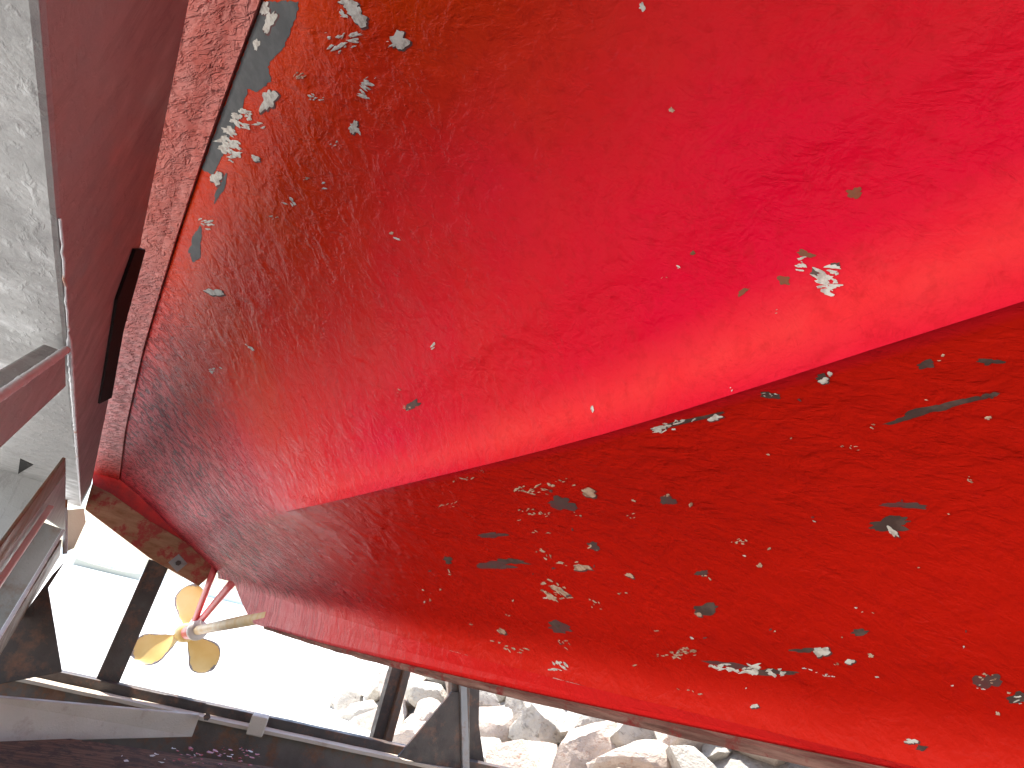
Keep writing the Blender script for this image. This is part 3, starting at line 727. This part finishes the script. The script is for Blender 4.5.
bm_obj('channel', prism([at(x, y, s=4.1) for x, y in [(43, 522), (62, 529), (2, 635), (-40, 702), (-40, 638)]], (0, .012, 0), .002), M_GREY, cradle)
for (a, c_) in (((50, 508), (-40, 640)), ((63, 531), (-40, 702))):
    bm_obj('channel_flange', bar(at(*a, n=CN + .015), at(*c_, n=CN + .015), .018, .014, (1, 0, 0), .002), M_LITE, cradle)
bm_obj('rusty_angle', prism(plane_poly([(62, 540), (60, 556), (-40, 722), (-40, 706)], CN + .004), (-.02, 0, 0), .002), M_EDGE, cradle)
bm_obj('notch_dark', prism([at(20, 459, z=CZ - .002), at(33, 465, z=CZ - .002), at(18, 474, z=CZ - .002)], (0, 0, .01), 0), M_BLACK, cradle)  # black inset paints the dark of an open triangular hole
bm_obj('end_plate', prism([at(66, 510, s=5.31), at(84, 508, s=5.31), at(86, 522, s=5.31), at(74, 548, s=5.31), at(66, 552, s=5.31)], (0, .03, 0), .002), M_PALE, cradle)
bm_obj('conduit', tube([at(65, 450 + k * 8, s=4.9 - .0) + Vector((.004 * noise.noise(Vector((k, 3, 3))), 0, 0)) for k in range(14)], .014, 10), M_WELD, cradle, True)
bm_obj('knee_plate', prism([at(66, 560, s=4.7), at(48, 588, s=4.7), at(62, 672, s=4.7), at(-30, 690, s=4.7), at(-30, 650, s=4.7), at(5, 640, s=4.7), at(52, 575, s=4.7)], (0, .05, 0), .003), M_DARK, cradle)
# rubber pad between beam and chine
bm_obj('rubber_pad', prism([at(136, 250, n=CN + .006), at(118, 300, n=CN + .006), at(100, 404, n=CN + .006), at(112, 398, n=CN + .006), at(124, 330, n=CN + .006), at(146, 250, n=CN + .006)], (-.012, 0, 0), .002), M_BLACK, cradle)
# post under the stern, post beyond the keel, gusseted posts
def post(xt, yt, xb, yb, s, w, d, m_):
    a = at(xt, yt, s=s); c_ = at(xb, yb, s=s); c_.x = (a.x + c_.x) / 2; a.x = c_.x
    bm_obj('post', bar(c_, a, w, d, (0, 1, 0), .004), m_, cradle)
post(153, 560, 111, 690, 5.16, .135, .05, M_DARK)
post(398, 652, 377, 745, 4.75, .09, .07, M_DARK)
post(406, 655, 391, 745, 4.70, .055, .05, M_WEB)
g = 4.35
bm_obj('post', prism([at(452, 664, s=g), at(470, 664, s=g), at(468, 776, s=g), at(452, 776, s=g)], (0, .06, 0), .003), M_WEB, cradle)
bm_obj('gusset', prism([at(452, 692, s=g-.03), at(463, 692, s=g-.03), at(464, 776, s=g-.03), at(398, 757, s=g-.03)], (0, .02, 0), .002), M_DARK, cradle)
bm_obj('gusset_flange', prism([at(460, 664, s=g-.05), at(466, 664, s=g-.05), at(470, 776, s=g-.05), at(463, 776, s=g-.05)], (0, .03, 0), .002), M_GREY, cradle)
bm_obj('post', prism([at(470, 664, s=g+.1), at(480, 668, s=g+.1), at(479, 725, s=g+.1), at(487, 780, s=g+.1), at(470, 780, s=g+.1)], (0, .05, 0), .003), M_DARK, cradle)
# cross beam under the stern
zb = -.72
A = at(-120, 640, z=zb); B = at(600, 795, z=zb)
fl = (B - A).normalized(); nrm = Vector((-fl.y, fl.x, 0))
if nrm.y < 0: nrm = -nrm
def along(u, dn, dz): return A.lerp(B, u) + nrm * dn + Vector((0, 0, dz))
bm_obj('cross_beam', bar(along(0, .16, -.03), along(1, .16, -.03), .10, .10, bev=.006, cuts=30, wob=.003), M_DARK, cradle)
bm_obj('top_flange', bar(along(0, .03, -.045), along(1, .03, -.045), .13, .022, bev=.003, cuts=30, wob=.003), M_PALE, cradle)
bm_obj('beam_web', bar(along(0, .03, -.21), along(1, .03, -.21), .02, .30, bev=.002), M_WEB, cradle)
bm_obj('bottom_flange', bar(along(0, .0, -.37), along(1, .0, -.37), .22, .02, bev=.002), M_WEB, cradle)
for u in (.30, .62, .86): bm_obj('beam_leg', bar(along(u, .03, -.38), along(u, .03, zb + .72 - .34 - .03), .12, .10, (0, 1, 0), .004), M_DARK, cradle)
cl = at(258, 722, z=zb)
bm_obj('clamp', bar(cl - fl * .05 + Vector((0, -.02, -.01)), cl + fl * .05 + Vector((0, -.02, -.01)), .16, .11, bev=.008), M_PALE, cradle)
# second cross member: pale flat bar nearer the eye
L0 = at(-60, 716, s=4.1); L1 = at(198, 724, s=4.55)
bm_obj('tie_bar', prism([at(-60, 692, s=3.9), at(200, 715, s=4.5), at(192, 737, s=4.5), at(-60, 744, s=3.9)], (0, .05, 0), .004), M_PALE, cradle)
bm_obj('bolt', tube([at(207, 717, s=4.4), at(207, 717, s=4.47)], .02, 6), M_DARK, cradle)
# legs of the cradle under the side beam, out of view, so that it stands
for y in (-3.2, .0 - 2.0): bm_obj('post', bar((CN - .25, y, 0), (CN - .25, y, H + CZ), .12, .12, (0, 1, 0), .006), M_BEAM, cradle)
bm_obj('post', bar((CN - .26, 4.75, 0), (CN - .26, 4.75, H + CZ), .12, .12, (0, 1, 0), .006), M_BEAM, cradle)
# timber sleeper on the yard in front of the cross beam
zt = -.80
q = [at(-60, 742, z=zt), at(120, 738, z=zt), at(300, 768, z=zt), at(300, 830, z=zt), at(-60, 830, z=zt)]
tag(bm_obj('timber_sleeper', prism([at(-80, 744, z=zt), at(70, 738, z=zt), at(330, 775, z=zt), at(330, 900, z=zt), at(-80, 900, z=zt)], (0, 0, -.22), .01), M_TIMB), 'dark wet timber baulk with red paint flakes under the pale tie bar', 'timber')
# flakes of red and white paint fallen on the timber
M_FLR, t, b = mat('red paint flake', (.35, .02, .02), .5); M_FLW, t, b = mat('white paint flake', (.6, .55, .5), .6)
fl_r = random.Random(3)
for mt_, nn_, lab, pos in ((M_FLR, 60, 'scatter of fallen red paint flakes on the dark timber', (170, 262)), (M_FLW, 12, 'scatter of fallen white paint flakes on the dark timber', (120, 262))):
    vs = []; fs = []
    for k in range(nn_):
        c_ = at(fl_r.uniform(*pos), fl_r.uniform(748, 766), z=zt + .006); r_ = fl_r.uniform(.004, .018); k0 = len(vs)
        a0 = fl_r.uniform(0, 6)
        for j in range(6):
            a = a0 + j * 1.047; vs.append(c_ + Vector((math.cos(a) * r_ * fl_r.uniform(.5, 1.4), math.sin(a) * r_ * fl_r.uniform(.5, 1.4), fl_r.uniform(0, .006))))
        fs.append(tuple(range(k0, k0 + 6)))
    o = mesh_obj('paint_flakes', vs, fs, mt_); o['kind'] = 'stuff'; tag(o, lab, 'paint flakes')

# ---------------------------------------------------------------- moored boats far across the water
M_FB, t, b = mat('haze pale far boat', (.75, .78, .76), .5); M_FG, t, b = mat('haze pale far hull', (.62, .55, .45), .8)  # the haze of distance is put into these pale colours
def far_boat(xp, yp, dist, L, lab, mh):
    p = at(xp, yp, s=dist); p.z = -.45
    e = empty('moored_boat', p, lab, 'boat', 'boats moored far off')
    bm = bmesh.new(); rows = []
    for k in range(13):
        u = -1 + k / 6; w = L * .13 * (1 - abs(u) ** 3 * (.95 if u > 0 else .35)); sh = L * .09 * (1 + .35 * u * u)
        rows.append([bm.verts.new(p + Vector((u * L / 2, a * w, e_ * sh - .1))) for a, e_ in ((-1, 1), (-.75, .0), (.75, .0), (1, 1))])
    for r0_, r1_ in zip(rows, rows[1:]):
        for i in range(4): bm.faces.new((r0_[i], r0_[(i+1) % 4], r1_[(i+1) % 4], r1_[i]))
    bm.faces.new(rows[0]); bm.faces.new(rows[-1])
    bm_obj('hull', bm, mh, e)
    bm_obj('cabin', bar(p + Vector((-L*.2, 0, L*.15)), p + Vector((L*.12, 0, L*.15)), L*.14, L*.13, bev=L*.015), M_FB, e)
    for u in (-.28, .05, .3): bm_obj('mast', tube([p + Vector((u * L, 0, L*.06)), p + Vector((u * L, 0, L*.34))], L*.008, 6), M_FB, e)
far_boat(114, 556, 90, 7, 'long low boat moored far off behind the left cradle post', M_FG)
far_boat(228, 589, 92, 5, 'small boat moored far off seen through the propeller bracket', M_FB)
